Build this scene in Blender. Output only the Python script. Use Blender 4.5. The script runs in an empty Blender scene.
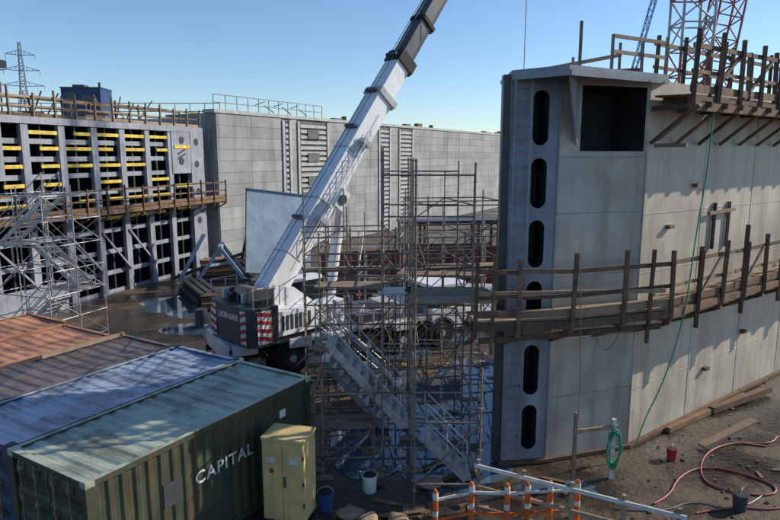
import bpy, bmesh, math, random
from mathutils import Matrix, Vector
random.seed(7)
R=random.Random(11)
scene=bpy.context.scene
scene.view_settings.view_transform='Standard'
scene.view_settings.look='None'
scene.view_settings.exposure=0

# ------------------------------------------------------------------ materials
def mat(name,col,rough=.6,metal=0.0,col2=None,scale=1.5,thr=(.42,.62),streak=0.0,scol=(.10,.05,.025),bump=.15,bscale=25,island=0.0,spec=.5,smap=(5,5,.35),srot=0.0,sthr=(.5,.72)):
    m=bpy.data.materials.new(name); m.use_nodes=True
    nt=m.node_tree; N=nt.nodes; L=nt.links
    bs=N['Principled BSDF']
    if col2 is None: col2=tuple(c*.62 for c in col)
    tc=N.new('ShaderNodeTexCoord')
    n1=N.new('ShaderNodeTexNoise'); n1.inputs['Scale'].default_value=scale; n1.inputs['Detail'].default_value=9; n1.inputs['Roughness'].default_value=.65
    L.new(tc.outputs['Object'],n1.inputs['Vector'])
    r1=N.new('ShaderNodeValToRGB'); r1.color_ramp.elements[0].position=thr[0]; r1.color_ramp.elements[1].position=thr[1]
    r1.color_ramp.elements[0].color=(*col2,1); r1.color_ramp.elements[1].color=(*col,1)
    L.new(n1.outputs['Fac'],r1.inputs['Fac'])
    out=r1.outputs['Color']
    if streak>0:
        mr0=N.new('ShaderNodeMapping'); mr0.inputs['Rotation'].default_value=(0,0,srot)
        L.new(tc.outputs['Object'],mr0.inputs['Vector'])
        mp=N.new('ShaderNodeMapping'); mp.inputs['Scale'].default_value=smap
        L.new(mr0.outputs['Vector'],mp.inputs['Vector'])
        n2=N.new('ShaderNodeTexNoise'); n2.inputs['Scale'].default_value=1.3; n2.inputs['Detail'].default_value=7
        L.new(mp.outputs['Vector'],n2.inputs['Vector'])
        r2=N.new('ShaderNodeValToRGB'); r2.color_ramp.elements[0].position=sthr[0]; r2.color_ramp.elements[1].position=sthr[1]
        r2.color_ramp.elements[0].color=(0,0,0,1); r2.color_ramp.elements[1].color=(streak,streak,streak,1)
        L.new(n2.outputs['Fac'],r2.inputs['Fac'])
        mx=N.new('ShaderNodeMix'); mx.data_type='RGBA'
        L.new(r2.outputs['Color'],mx.inputs['Factor']); L.new(out,mx.inputs['A']); mx.inputs['B'].default_value=(*scol,1)
        out=mx.outputs['Result']
    if island>0:
        g=N.new('ShaderNodeNewGeometry')
        mr=N.new('ShaderNodeMapRange'); mr.inputs['To Min'].default_value=1-island; mr.inputs['To Max'].default_value=1+island*.6
        L.new(g.outputs['Random Per Island'],mr.inputs['Value'])
        hs=N.new('ShaderNodeHueSaturation'); L.new(mr.outputs['Result'],hs.inputs['Value']); L.new(out,hs.inputs['Color'])
        out=hs.outputs['Color']
    L.new(out,bs.inputs['Base Color'])
    n3=N.new('ShaderNodeTexNoise'); n3.inputs['Scale'].default_value=bscale; n3.inputs['Detail'].default_value=6
    L.new(tc.outputs['Object'],n3.inputs['Vector'])
    mr2=N.new('ShaderNodeMapRange'); mr2.inputs['To Min'].default_value=max(.03,rough-.15); mr2.inputs['To Max'].default_value=min(1,rough+.15)
    L.new(n1.outputs['Fac'],mr2.inputs['Value']); L.new(mr2.outputs['Result'],bs.inputs['Roughness'])
    if bump>0:
        b=N.new('ShaderNodeBump'); b.inputs['Strength'].default_value=bump; b.inputs['Distance'].default_value=.03
        L.new(n3.outputs['Fac'],b.inputs['Height']); L.new(b.outputs['Normal'],bs.inputs['Normal'])
    bs.inputs['Metallic'].default_value=metal
    bs.inputs['Specular IOR Level'].default_value=spec
    return m

M_gate=mat('gate_paint_shaded',(.29,.31,.35),.5,0,(.20,.22,.26),.9,(.38,.62),.75,(.115,.105,.10),.14,10,smap=(1.6,1.6,.2),sthr=(.46,.78))  # gate paint, cooler and darker: shade is put into the colour
M_gateB=mat('gate_paint_sunlit',(.54,.49,.40),.55,0,(.38,.345,.285),.7,(.38,.62),.75,(.21,.155,.105),.14,10,smap=(1.6,1.6,.2),sthr=(.46,.78))  # same gate paint, warmer and lighter: sunlight is put into the colour
M_gdark=mat('gate_recess_shade',(.035,.036,.04),.7)  # near-black colour paints the shade inside slots and recess
M_lg=mat('gate_far_paint',(.30,.32,.37),.5,0,(.20,.215,.25),1.2,(.35,.6),.5,(.08,.07,.07),.05)
M_lgd=mat('gate_far_shade',(.03,.033,.042),.6,0,(.014,.016,.02))  # charcoal stands in for shadow inside the gate cells
M_yel=mat('yellow_paint',(.80,.60,.06),.5,0,(.50,.36,.05),3,streak=.4,scol=(.2,.12,.04))
M_conc=mat('concrete',(.37,.375,.37),.85,0,(.25,.255,.255),.45,(.35,.65),.65,(.14,.14,.135),.2,12,island=.14,smap=(1.2,1.2,.12))
M_concd=mat('concrete_dark',(.16,.165,.17),.9,0,(.1,.1,.1))
M_concl=mat('concrete_light',(.46,.47,.47),.8,0,(.34,.35,.35))
M_stone=mat('dark_stone',(.09,.08,.065),.9,0,(.05,.045,.04),island=.4)
M_rust=mat('rusty_timber',(.22,.12,.06),.8,0,(.08,.05,.035),3,(.35,.65),.3,(.3,.2,.12),.3,30,island=.4)
M_wood=mat('wood_plank',(.36,.26,.17),.8,0,(.21,.15,.10),4,(.3,.7),.3,(.12,.08,.05),.3,40,island=.35)
M_galv=mat('galvanised_steel',(.52,.52,.53),.42,.45,(.28,.25,.22),6,(.3,.6))
M_galvr=mat('scaffold_worn',(.34,.29,.24),.55,.3,(.19,.11,.065),5,(.35,.65),island=.35)
M_black=mat('black_rubber',(.02,.02,.02),.8)
M_dgrey=mat('dark_grey_paint',(.055,.06,.07),.4,0,(.04,.045,.05),2)
M_white=mat('white_paint',(.80,.81,.82),.35,0,(.64,.65,.66),1.2,(.25,.6),.3,(.38,.36,.33),.02)
M_whited=mat('grey_white_paint',(.5,.51,.52),.4,0,(.35,.36,.37),1.5)
M_red=mat('red_paint',(.5,.04,.03),.5)
M_redw=mat('faded_red_steel',(.42,.13,.10),.6)
RA=-math.radians(58.66)
M_green=mat('container_green_shaded',(.05,.066,.036),.6,0,(.025,.034,.02),1.6,(.38,.62),.75,(.12,.055,.025),.2,sthr=(.50,.68))  # green darkened so the colour stands in for shade on the sides
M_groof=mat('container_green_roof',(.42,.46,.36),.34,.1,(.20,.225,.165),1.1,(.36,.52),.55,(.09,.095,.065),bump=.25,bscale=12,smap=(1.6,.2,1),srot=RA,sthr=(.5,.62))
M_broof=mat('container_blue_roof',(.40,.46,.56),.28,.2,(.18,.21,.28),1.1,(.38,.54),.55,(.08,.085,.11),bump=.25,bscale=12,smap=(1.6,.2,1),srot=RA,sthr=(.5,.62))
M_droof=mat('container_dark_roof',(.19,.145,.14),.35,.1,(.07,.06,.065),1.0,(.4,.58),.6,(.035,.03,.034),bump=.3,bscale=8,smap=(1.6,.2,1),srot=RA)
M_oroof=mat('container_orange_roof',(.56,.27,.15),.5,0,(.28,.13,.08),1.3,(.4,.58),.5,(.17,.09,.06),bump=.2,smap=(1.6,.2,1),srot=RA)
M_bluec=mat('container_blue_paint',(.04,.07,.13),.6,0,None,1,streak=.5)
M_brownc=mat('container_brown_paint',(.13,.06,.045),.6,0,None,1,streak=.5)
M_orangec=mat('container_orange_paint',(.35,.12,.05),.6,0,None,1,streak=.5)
M_cab=mat('safety_yellow_cabinet',(.72,.54,.22),.5,0,(.56,.42,.18),2,streak=.4,scol=(.36,.25,.13))
M_label=mat('paper_label',(.7,.7,.66),.7,0,(.5,.5,.46),5)
M_bluebox=mat('blue_plastic',(.02,.06,.2),.5)
M_glass=mat('dark_glass',(.02,.03,.04),.08,0,bump=0)
M_orange=mat('orange_plastic',(.8,.16,.03),.5)
M_ghose=mat('green_hose',(.03,.36,.17),.4,bump=0)
M_rhose=mat('red_hose',(.36,.08,.08),.5,bump=0)
M_cable=mat('steel_cable',(.25,.25,.26),.4,.5,bump=0)
M_panel=mat('blue_grey_panel',(.36,.45,.54),.4,0,(.28,.36,.44),1,streak=.4,scol=(.2,.24,.28))
M_bluep=mat('blue_crane_paint',(.10,.35,.6),.5)
M_tower=mat('tower_steel',(.22,.26,.32),.6,.0)

def ground_mat():
    m=bpy.data.materials.new('muddy_ground'); m.use_nodes=True
    nt=m.node_tree;N=nt.nodes;L=nt.links;bs=N['Principled BSDF']
    tc=N.new('ShaderNodeTexCoord')
    n=N.new('ShaderNodeTexNoise'); n.inputs['Scale'].default_value=.35; n.inputs['Detail'].default_value=12; n.inputs['Roughness'].default_value=.65
    L.new(tc.outputs['Object'],n.inputs['Vector'])
    r=N.new('ShaderNodeValToRGB'); e=r.color_ramp.elements
    e[0].position=.36; e[0].color=(.016,.013,.011,1)
    e[1].position=.68; e[1].color=(.13,.092,.055,1)
    k=e.new(.5); k.color=(.050,.036,.024,1)
    L.new(n.outputs['Fac'],r.inputs['Fac']); 
    n2=N.new('ShaderNodeTexNoise'); n2.inputs['Scale'].default_value=7; n2.inputs['Detail'].default_value=10
    L.new(tc.outputs['Object'],n2.inputs['Vector'])
    mx=N.new('ShaderNodeMix'); mx.data_type='RGBA'; mx.blend_type='OVERLAY'; mx.inputs['Factor'].default_value=.7
    L.new(r.outputs['Color'],mx.inputs['A']); L.new(n2.outputs['Fac'],mx.inputs['B'])
    L.new(mx.outputs['Result'],bs.inputs['Base Color'])
    rr=N.new('ShaderNodeMapRange'); rr.inputs['From Min'].default_value=.44; rr.inputs['From Max'].default_value=.60; rr.inputs['To Min'].default_value=.10; rr.inputs['To Max'].default_value=.85
    L.new(n.outputs['Fac'],rr.inputs['Value']); L.new(rr.outputs['Result'],bs.inputs['Roughness'])
    b=N.new('ShaderNodeBump'); b.inputs['Strength'].default_value=.5; b.inputs['Distance'].default_value=.06
    L.new(n2.outputs['Fac'],b.inputs['Height']); L.new(b.outputs['Normal'],bs.inputs['Normal'])
    return m
M_ground=ground_mat()
def water_mat():
    m=bpy.data.materials.new('puddle_water'); m.use_nodes=True
    nt=m.node_tree;N=nt.nodes;L=nt.links;bs=N['Principled BSDF']
    bs.inputs['Base Color'].default_value=(.07,.105,.15,1); bs.inputs['Roughness'].default_value=.03; bs.inputs['Specular IOR Level'].default_value=1.0  # blue base colour paints in the reflected sky
    n=N.new('ShaderNodeTexNoise'); n.inputs['Scale'].default_value=5
    tc=N.new('ShaderNodeTexCoord'); L.new(tc.outputs['Object'],n.inputs['Vector'])
    b=N.new('ShaderNodeBump'); b.inputs['Strength'].default_value=.08; b.inputs['Distance'].default_value=.02
    L.new(n.outputs['Fac'],b.inputs['Height']); L.new(b.outputs['Normal'],bs.inputs['Normal'])
    return m
M_water=water_mat()

# ------------------------------------------------------------------ builder
class MB:
    def __init__(s,M=None):
        s.v=[];s.f=[];s.mi=[];s.sm=[];s.mats=[];s.M=M or Matrix.Identity(4)
    def mid(s,m):
        if m not in s.mats: s.mats.append(m)
        return s.mats.index(m)
    def add(s,vs,fs,m,smooth=False):
        o=len(s.v)
        for p in vs: s.v.append(tuple(s.M@Vector(p)))
        k=s.mid(m)
        for f in fs: s.f.append([i+o for i in f]); s.mi.append(k); s.sm.append(smooth)
    def box(s,x0,x1,y0,y1,z0,z1,m):
        s.add([(x0,y0,z0),(x1,y0,z0),(x1,y1,z0),(x0,y1,z0),(x0,y0,z1),(x1,y0,z1),(x1,y1,z1),(x0,y1,z1)],
              [(0,3,2,1),(4,5,6,7),(0,1,5,4),(1,2,6,5),(2,3,7,6),(3,0,4,7)],m)
    def beam(s,p,q,w,h,m,up=(0,0,1)):
        p=Vector(p);q=Vector(q);d=(q-p)
        if d.length<1e-6:return
        d.normalize(); up=Vector(up)
        if abs(d.dot(up))>.97: up=Vector((0,1,0)) if abs(d.y)<.9 else Vector((1,0,0))
        sd=d.cross(up).normalized(); u=sd.cross(d).normalized()
        vs=[]
        for e in (p,q):
            for a,b in((-1,-1),(1,-1),(1,1),(-1,1)): vs.append(e+sd*a*w/2+u*b*h/2)
        s.add(vs,[(0,3,2,1),(4,5,6,7),(0,1,5,4),(1,2,6,5),(2,3,7,6),(3,0,4,7)],m)
    def cyl(s,p,q,r,m,n=6,r2=None):
        p=Vector(p);q=Vector(q);d=q-p
        if d.length<1e-6:return
        d.normalize(); up=Vector((0,0,1))
        if abs(d.z)>.95: up=Vector((1,0,0))
        a=d.cross(up).normalized(); b=d.cross(a)
        r2=r if r2 is None else r2
        vs=[p+(a*math.cos(2*math.pi*i/n)+b*math.sin(2*math.pi*i/n))*r for i in range(n)]+[q+(a*math.cos(2*math.pi*i/n)+b*math.sin(2*math.pi*i/n))*r2 for i in range(n)]
        s.add(vs,[(i,(i+1)%n,n+(i+1)%n,n+i) for i in range(n)],m,True)
        s.add(vs,[tuple(range(n))[::-1],tuple(range(n,2*n))],m,False)
    def prism(s,poly,z0,z1,m):
        n=len(poly)
        s.add([(x,y,z0) for x,y in poly]+[(x,y,z1) for x,y in poly],
              [tuple(range(n))[::-1],tuple(range(n,2*n))]+[(i,(i+1)%n,n+(i+1)%n,n+i) for i in range(n)],m)
    def plate(s,pts,t,m):
        pts=[Vector(p) for p in pts]; nn=(pts[1]-pts[0]).cross(pts[2]-pts[0]).normalized()*t
        n=len(pts)
        s.add(pts+[p+nn for p in pts],[tuple(range(n))[::-1],tuple(range(n,2*n))]+[(i,(i+1)%n,n+(i+1)%n,n+i) for i in range(n)],m)
    def done(s,name,parent=None,bevel=0,recalc=True):
        me=bpy.data.meshes.new(name); me.from_pydata(s.v,[],s.f)
        for m in s.mats: me.materials.append(m)
        me.polygons.foreach_set('material_index',s.mi); me.polygons.foreach_set('use_smooth',s.sm)
        if recalc:
            bm=bmesh.new(); bm.from_mesh(me); bmesh.ops.recalc_face_normals(bm,faces=bm.faces); bm.to_mesh(me); bm.free()
        me.update()
        o=bpy.data.objects.new(name,me); scene.collection.objects.link(o)
        if parent: o.parent=parent
        if bevel:
            b=o.modifiers.new('bev','BEVEL'); b.width=bevel; b.segments=2; b.limit_method='ANGLE'; b.angle_limit=math.radians(50)
        return o
def empty(name):
    o=bpy.data.objects.new(name,None); scene.collection.objects.link(o); return o
def frame(x,y,z,deg): return Matrix.Translation((x,y,z))@Matrix.Rotation(math.radians(deg),4,'Z')
def hose(name,pts,r,m,parent=None):
    c=bpy.data.curves.new(name,'CURVE'); c.dimensions='3D'; c.bevel_depth=r; c.bevel_resolution=2; c.resolution_u=8
    sp=c.splines.new('NURBS'); sp.points.add(len(pts)-1)
    for i,p in enumerate(pts): sp.points[i].co=(*p,1)
    sp.use_endpoint_u=True; sp.order_u=3
    c.materials.append(m)
    o=bpy.data.objects.new(name,c); scene.collection.objects.link(o)
    if parent:o.parent=parent
    return o
def text(name,body,size,M,m,parent,ext=.004,space=1.0):
    c=bpy.data.curves.new(name+'_c','FONT'); c.body=body; c.size=size; c.extrude=ext; c.space_character=space; c.align_x='CENTER'; c.align_y='CENTER'; c.offset=size*.012
    t=bpy.data.objects.new(name+'_t',c); scene.collection.objects.link(t)
    dg=bpy.context.evaluated_depsgraph_get()
    me=bpy.data.meshes.new_from_object(t.evaluated_get(dg)); me.materials.clear(); me.materials.append(m)
    o=bpy.data.objects.new(name,me); scene.collection.objects.link(o); o.matrix_world=M; 
    if parent: o.parent=parent
    bpy.data.objects.remove(t)
    return o

# ------------------------------------------------------------------ world, sun, camera
EL=math.radians(30)
SV=Vector((.95,.31,0)).normalized()*math.cos(EL); SV.z=math.sin(EL)
w=bpy.data.worlds.new('World'); scene.world=w; w.use_nodes=True
nt=w.node_tree; bg=nt.nodes['Background']; sk=nt.nodes.new('ShaderNodeTexSky'); sk.sky_type='NISHITA'; sk.sun_disc=False
sk.sun_elevation=EL; sk.sun_rotation=math.atan2(SV.x,SV.y); sk.air_density=1.0; sk.dust_density=.1; sk.ozone_density=5.0
nt.links.new(sk.outputs[0],bg.inputs[0]); bg.inputs[1].default_value=.15
sl=bpy.data.lights.new('sun','SUN'); sl.energy=5.0; sl.angle=math.radians(.5); sl.color=(1,.90,.76)
so=bpy.data.objects.new('sun',sl); scene.collection.objects.link(so); so.rotation_euler=SV.to_track_quat('Z','Y').to_euler()
cam=bpy.data.cameras.new('camera'); co=bpy.data.objects.new('camera',cam); scene.collection.objects.link(co)
cam.sensor_width=36; cam.lens=28.6; cam.clip_end=5000; co.location=(0,0,8.1); co.rotation_euler=(math.radians(90-9.6),0,0)
scene.camera=co

# ------------------------------------------------------------------ ground + puddles
g=MB(); g.add([(-2500,-2500,0),(2500,-2500,0),(2500,2500,0),(-2500,2500,0)],[(0,1,2,3)],M_ground); g.done('ground')
def puddle(cx,cy,rx,ry,seed,z=.004):
    r=random.Random(seed); n=64; ph=[r.uniform(0,6.28) for _ in range(7)]
    pts=[]
    for i in range(n):
        a=2*math.pi*i/n; k=1+sum(.26/(j+1)*math.sin((j+2)*a+ph[j]) for j in range(7))
        pts.append((cx+rx*k*math.cos(a),cy+ry*k*math.sin(a),z))
    b=MB(); b.add([(cx,cy,z)]+pts,[(0,1+i,1+(i+1)%n) for i in range(n)],M_water); b.done('puddle')
puddle(1.7,19.0,2.1,4.8,1); puddle(.2,26.0,3.2,1.8,2,.008); puddle(-7.5,28.5,2.5,1.8,3); puddle(1.6,15.0,1.1,1.4,4,.008); puddle(-11,33,3,2.2,5); puddle(-.6,16.6,1.4,1.6,6,.012); puddle(2,36,4,2,8,.006)
puddle(-.4,21.5,1.4,2.4,9,.010); puddle(4.2,14.2,.8,.35,13)
b=MB()
for i in range(700):
    t=R.random()
    x=R.uniform(-3,14) if t<.7 else R.uniform(-14,5); y=R.uniform(11,24) if t<.7 else R.uniform(22,45)
    s=R.uniform(.012,.055)
    b.M=frame(x,y,s*.3,R.uniform(0,360))@Matrix.Rotation(R.uniform(-.5,.5),4,'X')
    b.prism([(-s,-s*.6),(s*.5,-s*.8),(s,0.1*s),(s*.2,s*.7),(-s*.8,s*.5)],-s*.4,s*.5,R.choice([M_stone,M_stone,M_concd,M_rust]))
b.done('rubble')

# ------------------------------------------------------------------ far concrete lock wall
F=frame(-11.5,47,0,60.6)
b=MB(F); b.box(-2,120,0,5,0,11.1,M_concd)
b.box(-2.06,-2.001,0,5,0.02,11.09,M_conc)
STR=((5.3,6.5),(7.3,11.9),(20.8,23.4),(25.2,28.6))
gaps=[(-2,5.3),(6.5,7.3),(11.9,20.8),(23.4,25.2),(28.6,118)]
for (s0,s1) in gaps:
    n=max(1,int(round((s1-s0)/4.5))); L_=(s1-s0)/n
    for i in range(n):
        x=s0+i*L_
        for k in range(13): b.box(x+.015,x+L_-.015,-.06+R.uniform(-.006,.006),-.001,.04+k*.85,.04+k*.85+.83,M_conc)
for (a,c) in STR:
    b.box(a+.02,a+.3,-.18,-.002,0,10.9,M_concl); b.box(c-.3,c-.02,-.18,-.002,0,10.9,M_concl)
    z=.3
    while z<10.6:
        b.box(a+.45,c-.45,-.13,-.002,z,z+.26,M_concl); z+=.46
for z in(2,4,6,8,10):
    b.box(8.7,10.3,-.2,-.135,z-.5,z+.3,M_concd)
b.box(-2.2,121,-.15,1.0,11.1,11.35,M_concl)
for i in range(12):
    b.cyl((-2+i*1.2,.1,11.35),(-2+i*1.2,.1,12.4),.03,M_galvr)
for z in(11.85,12.4): b.cyl((-2,.1,z),(11.2,.1,z),.03,M_galvr)
for i in range(6):
    xx=3+i*1.1
    b.beam((xx,.6,12.0),(xx+1.1,.6,11.5 if i%2 else 12.3),.06,.06,M_dgrey)
for i in range(25):
    xx=R.uniform(12,110); h=R.uniform(.2,.9); b.box(xx,xx+R.uniform(.1,1.5),.3,.8,11.35,11.35+h*.5,R.choice([M_rust,M_dgrey,M_concd]))
b.done('concrete_lock_wall')
b=MB(); b.box(-60,-12.5,47.2,52,0,10.4,M_concd)
for i in range(16):
    for k in range(12): b.box(-12.55-i*3-2.96,-12.55-i*3,47.12,47.195,.05+k*.85,.05+k*.85+.82,M_conc)
b.box(-60,-12.4,46.9,48,10.4,10.75,M_concl)
b.box(-16.5,-13,45.6,47.1,0,9.0,M_conc); b.box(-17.8,-16.5,46.2,47.1,0,10.1,M_conc)
for i in range(40): b.cyl((-12.6-i*1.1,47.1,10.75),(-12.6-i*1.1,47.1,11.9),.03,M_galvr)
for z in(11.3,11.9): b.cyl((-12.6,47.1,z),(-56,47.1,z),.03,M_galvr)
b.done('concrete_lock_wall')

b=MB(frame(-24.2,51,10.75,4))
b.box(-1.5,1.5,-1.2,1.2,.15,2.5,M_bluebox); b.box(-1.55,1.55,-1.25,1.25,2.5,2.6,M_dgrey); b.box(-1.1,-.4,-1.23,-1.19,.3,2.2,M_glass); b.box(.1,1.1,-1.23,-1.19,1.2,2.0,M_glass)
for xx in(-1.3,1.3): b.box(xx-.1,xx+.1,-1.1,1.1,0,.15,M_dgrey)
for i in range(8): b.box(-1.4+i*.36,-1.36+i*.36,-1.225,-1.2,.2,2.45,M_dgrey)
b.cyl((.9,.3,2.6),(.9,.3,3.1),.1,M_dgrey,10); b.box(-.9,0,-.5,.5,2.6,2.85,M_dgrey)
b.done('site_office_cabin',bevel=.03)

# ------------------------------------------------------------------ far-left gate
G=frame(-13.5,44.4,0,-109.8)
b=MB(G)
LG=20
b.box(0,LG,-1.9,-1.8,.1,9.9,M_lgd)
zs=[.1,1.25,2.5,3.75,4.9,6.0,7.0,7.9,8.8,9.8]
xs=[0,1.1,3.3,5.4,7.5,9.6,11.8,14.0,16.2,18.4,20]
for i,z in enumerate(zs):
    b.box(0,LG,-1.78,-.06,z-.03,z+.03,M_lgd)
    b.box(0,LG,-.055,-.004,z-.13,z+.13,M_lg)
for i,xx in enumerate(xs):
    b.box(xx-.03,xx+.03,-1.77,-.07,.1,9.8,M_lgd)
    b.box(xx-.21,xx+.21,0,.25,.0,9.94,M_lg)
for i in range(len(xs)-1):
    xm=(xs[i]+xs[i+1])/2
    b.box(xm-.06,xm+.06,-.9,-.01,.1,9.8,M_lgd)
b.box(0,1.3,.26,.32,0,10,M_lg)
b.box(1.3,3.2,.255,.3,6.9,10.0,M_lg)
b.box(15.3,20,.255,.3,7.0,10,M_lg)
b.box(12.3,20,.255,.3,0,1.4,M_lg)
b.box(0,LG,.255,.33,9.65,10.0,M_lg)
for xx in(6.4,8.6,10.7,12.9,15.1,17.3):
    for z in(5.4,7.4,8.35):
        b.M=G@Matrix.Translation((xx,-1.77,z))
        b.cyl((0,0,0),(0,.05,0),.42,M_concd,20)
b.M=G
for (xx,z) in((.7,9.0),(.7,7.5),(.7,5.6),(.7,3.6),(16,8.9),(18,8.9),(16,7.8),(18,7.7),(2.2,9.1),(2.3,7.7)):
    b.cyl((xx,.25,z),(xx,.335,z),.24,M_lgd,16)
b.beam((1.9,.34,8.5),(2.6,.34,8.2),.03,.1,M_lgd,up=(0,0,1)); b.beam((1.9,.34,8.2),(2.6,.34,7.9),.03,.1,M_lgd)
RY=random.Random(5)
for z in(9.25,8.45,7.55,6.6,5.6,4.5):
    for i in range(2,8):
        if z<5 and i>4: continue
        if z>9 and i==7: continue
        if z!=8.45 and RY.random()<.15: continue
        e0=RY.choice([0,0,0,.5]); e1=RY.choice([0,0,0,.6]) if e0==0 else 0
        b.box(xs[i]+.24+e0,xs[i+1]-.24-e1,.14,.22,z-.10,z+.08,M_yel)
b.box(1.4,3.0,.3,.36,6.0,6.22,M_yel); b.box(1.4,3.0,.3,.36,4.5,4.7,M_yel); b.box(1.4,3.0,.3,.36,8.55,8.75,M_yel)
for i in range(3,8):
    b.beam((xs[i],.3,1.3),(xs[i+1],.3,3.7),.10,.1,M_lg)
gl=b.done('steel_lock_gate')
def walkway(b,path,wd,zf,rh,m,mdeck,sp=1.5,brk=.7,extra=True):
    P=[Vector((x,y,0)) for x,y in path]; off=[]
    for i,p in enumerate(P):
        ns=[]
        for a,c in((i-1,i),(i,i+1)):
            if a>=0 and c<len(P):
                d=(P[c]-P[a]).normalized(); ns.append(Vector((d.y,-d.x,0)))
        n=sum(ns,Vector((0,0,0))).normalized(); k=1/max(.4,n.dot(ns[0])); off.append(p+n*wd*k)
    for i in range(len(P)-1):
        a,c,oa,oc=P[i],P[i+1],off[i],off[i+1]
        L=(oc-oa).length; n=max(1,int(round(L/sp)))
        nb=max(1,int(L/3.2))
        for j in range(4):
            for k in range(nb):
                e0=k/nb+.002; e1=(k+1)/nb-.002; dz=R.uniform(-.01,.015)
                f0=(j+.04)/4; f1=(j+.96)/4
                q=[a.lerp(oa,f0).lerp(c.lerp(oc,f0),e0),a.lerp(oa,f0).lerp(c.lerp(oc,f0),e1),a.lerp(oa,f1).lerp(c.lerp(oc,f1),e1),a.lerp(oa,f1).lerp(c.lerp(oc,f1),e0)]
                b.plate([(v.x,v.y,zf-.05+dz) for v in q][::-1],.045,mdeck)
        for z,hh in((zf+.55,.09),(zf+rh,.11),(zf+.12,.18)):
            for k in range(nb):
                p0=oa.lerp(oc,k/nb); p1=oa.lerp(oc,min(1,(k+1)/nb+.01)); nrm=Vector(((oc-oa).y,-(oc-oa).x,0)).normalized()*(.012*(k%2))
                b.beam((p0.x+nrm.x,p0.y+nrm.y,z+R.uniform(-.03,.03)),(p1.x+nrm.x,p1.y+nrm.y,z+R.uniform(-.03,.03)),.045,hh,m if R.random()<.7 else mdeck)
        b.beam((oa.x,oa.y,zf-.16),(oc.x,oc.y,zf-.16),.12,.2,m)
        for k in range(n+1):
            if k==n and i<len(P)-2: continue
            t=k/n; po=oa.lerp(oc,t); pi=a.lerp(c,t)
            h=rh+.1+ (R.uniform(0,.35) if extra else 0)
            po2=po+(po-pi).normalized()*.07
            b.beam((po2.x,po2.y,zf-.3),(po2.x+R.uniform(-.05,.05),po2.y+R.uniform(-.03,.03),zf+h),.09,.09,m)
            b.beam((pi.x,pi.y,zf-.32),(po2.x,po2.y,zf-.32),.1,.12,m)
            if brk: b.beam((pi.x,pi.y,zf-.3-brk),(po2.x,po2.y,zf-.38),.08,.08,m)
def W(Mx,x,y): v=Mx@Vector((x,y,0)); return (v.x,v.y)
b=MB(); walkway(b,[W(G,20,.35),W(G,-1,.35)],1.0,5.1,1.1,M_rust,M_rust,1.4,.6)
b.done('mid_walkway',gl)
b=MB(); walkway(b,[W(G,20,-.8),W(G,0,-.8)],.9,9.98,1.0,M_wood,M_rust,1.3,0)
walkway(b,[W(G,20,-1.9),W(G,0,-1.9)],.3,10.05,1.0,M_rust,M_rust,2.0,0)
b.done('top_walkway',gl)
b=MB(G)
for k in range(14):
    xx=R.uniform(1,19); b.beam((xx,R.uniform(-1.5,0),10),(xx+R.uniform(-.3,.3),R.uniform(-1.5,0),10+R.uniform(1,1.7)),.06,.06,M_wood)
for k in range(9):
    xx=R.uniform(1,17); b.box(xx,xx+R.uniform(.5,1.6),-1.5,-.6,10.0,10+R.uniform(.2,.6),R.choice([M_wood,M_rust,M_bluebox,M_dgrey]))
b.cyl((14.6,-.6,10),(14.6,-.6,12.6),.05,M_dgrey,8)
for s in(-.35,.35):
    b.box(14.6+s-.22,14.6+s+.22,-.75,-.45,12.3,12.65,M_dgrey); b.box(14.6+s-.18,14.6+s+.18,-.44,-.42,12.33,12.62,M_glass)
b.beam((14.1,-.6,12.2),(15.1,-.6,12.2),.06,.06,M_dgrey)
b.done('top_clutter',gl)

# ------------------------------------------------------------------ right gate
A=(2.92,15.3);A2=(4.12,15.45);B_=(6.67,16.33)
dx,dy=.798,.603
C_=(B_[0]+20*dx,B_[1]+20*dy); C2=(C_[0]-dy*1.9,C_[1]+dx*1.9); B2=(B_[0]-dy*1.9,B_[1]+dx*1.9)
gate=empty('steel_lock_gate')
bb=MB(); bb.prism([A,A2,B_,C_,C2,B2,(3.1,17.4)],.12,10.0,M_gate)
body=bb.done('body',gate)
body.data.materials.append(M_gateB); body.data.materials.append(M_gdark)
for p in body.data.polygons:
    if p.normal.dot(Vector((dy,-dx,0)))>.95: p.material_index=1  # face towards the sun gets the sunlit copy of the paint
def slot_cutter(z0,z1):
    ang=math.degrees(math.atan2(A2[1]-A[1],A2[0]-A[0]))
    L=math.hypot(A2[0]-A[0],A2[1]-A[1]); c=MB(frame(A[0],A[1],0,ang))
    cx=L*.62; r=.2; pts=[]
    for i in range(13): a=math.pi*i/12; pts.append((cx+r*math.cos(a),z1-r+r*math.sin(a)))
    for i in range(13): a=math.pi+math.pi*i/12; pts.append((cx+r*math.cos(a),z0+r+r*math.sin(a)))
    n=len(pts)
    c.add([(x,-.5,z) for x,z in pts]+[(x,.7,z) for x,z in pts],[tuple(range(n)),tuple(range(n,2*n))[::-1]]+[(i,n+i,n+(i+1)%n,(i+1)%n) for i in range(n)],M_gdark)
    return c.done('cut')
cuts=[slot_cutter(*z) for z in((8.34,9.65),(6.8,8.03),(5.3,6.5),(4.0,4.95),(1.92,3.27),(.4,1.64))]
Mp=(4.72,15.657)
ang=math.degrees(math.atan2(B_[1]-A2[1],B_[0]-A2[0]))
c=MB(frame(Mp[0],Mp[1],0,ang)); c.box(0,1.95,-.5,1.3,8.2,9.8,M_gdark); cuts.append(c.done('cut'))
for cobj in cuts:
    md=body.modifiers.new('b','BOOLEAN'); md.operation='DIFFERENCE'; md.solver='EXACT'; md.object=cobj
    try: md.material_mode='TRANSFER'
    except Exception: pass
dg=bpy.context.evaluated_depsgraph_get()
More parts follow.
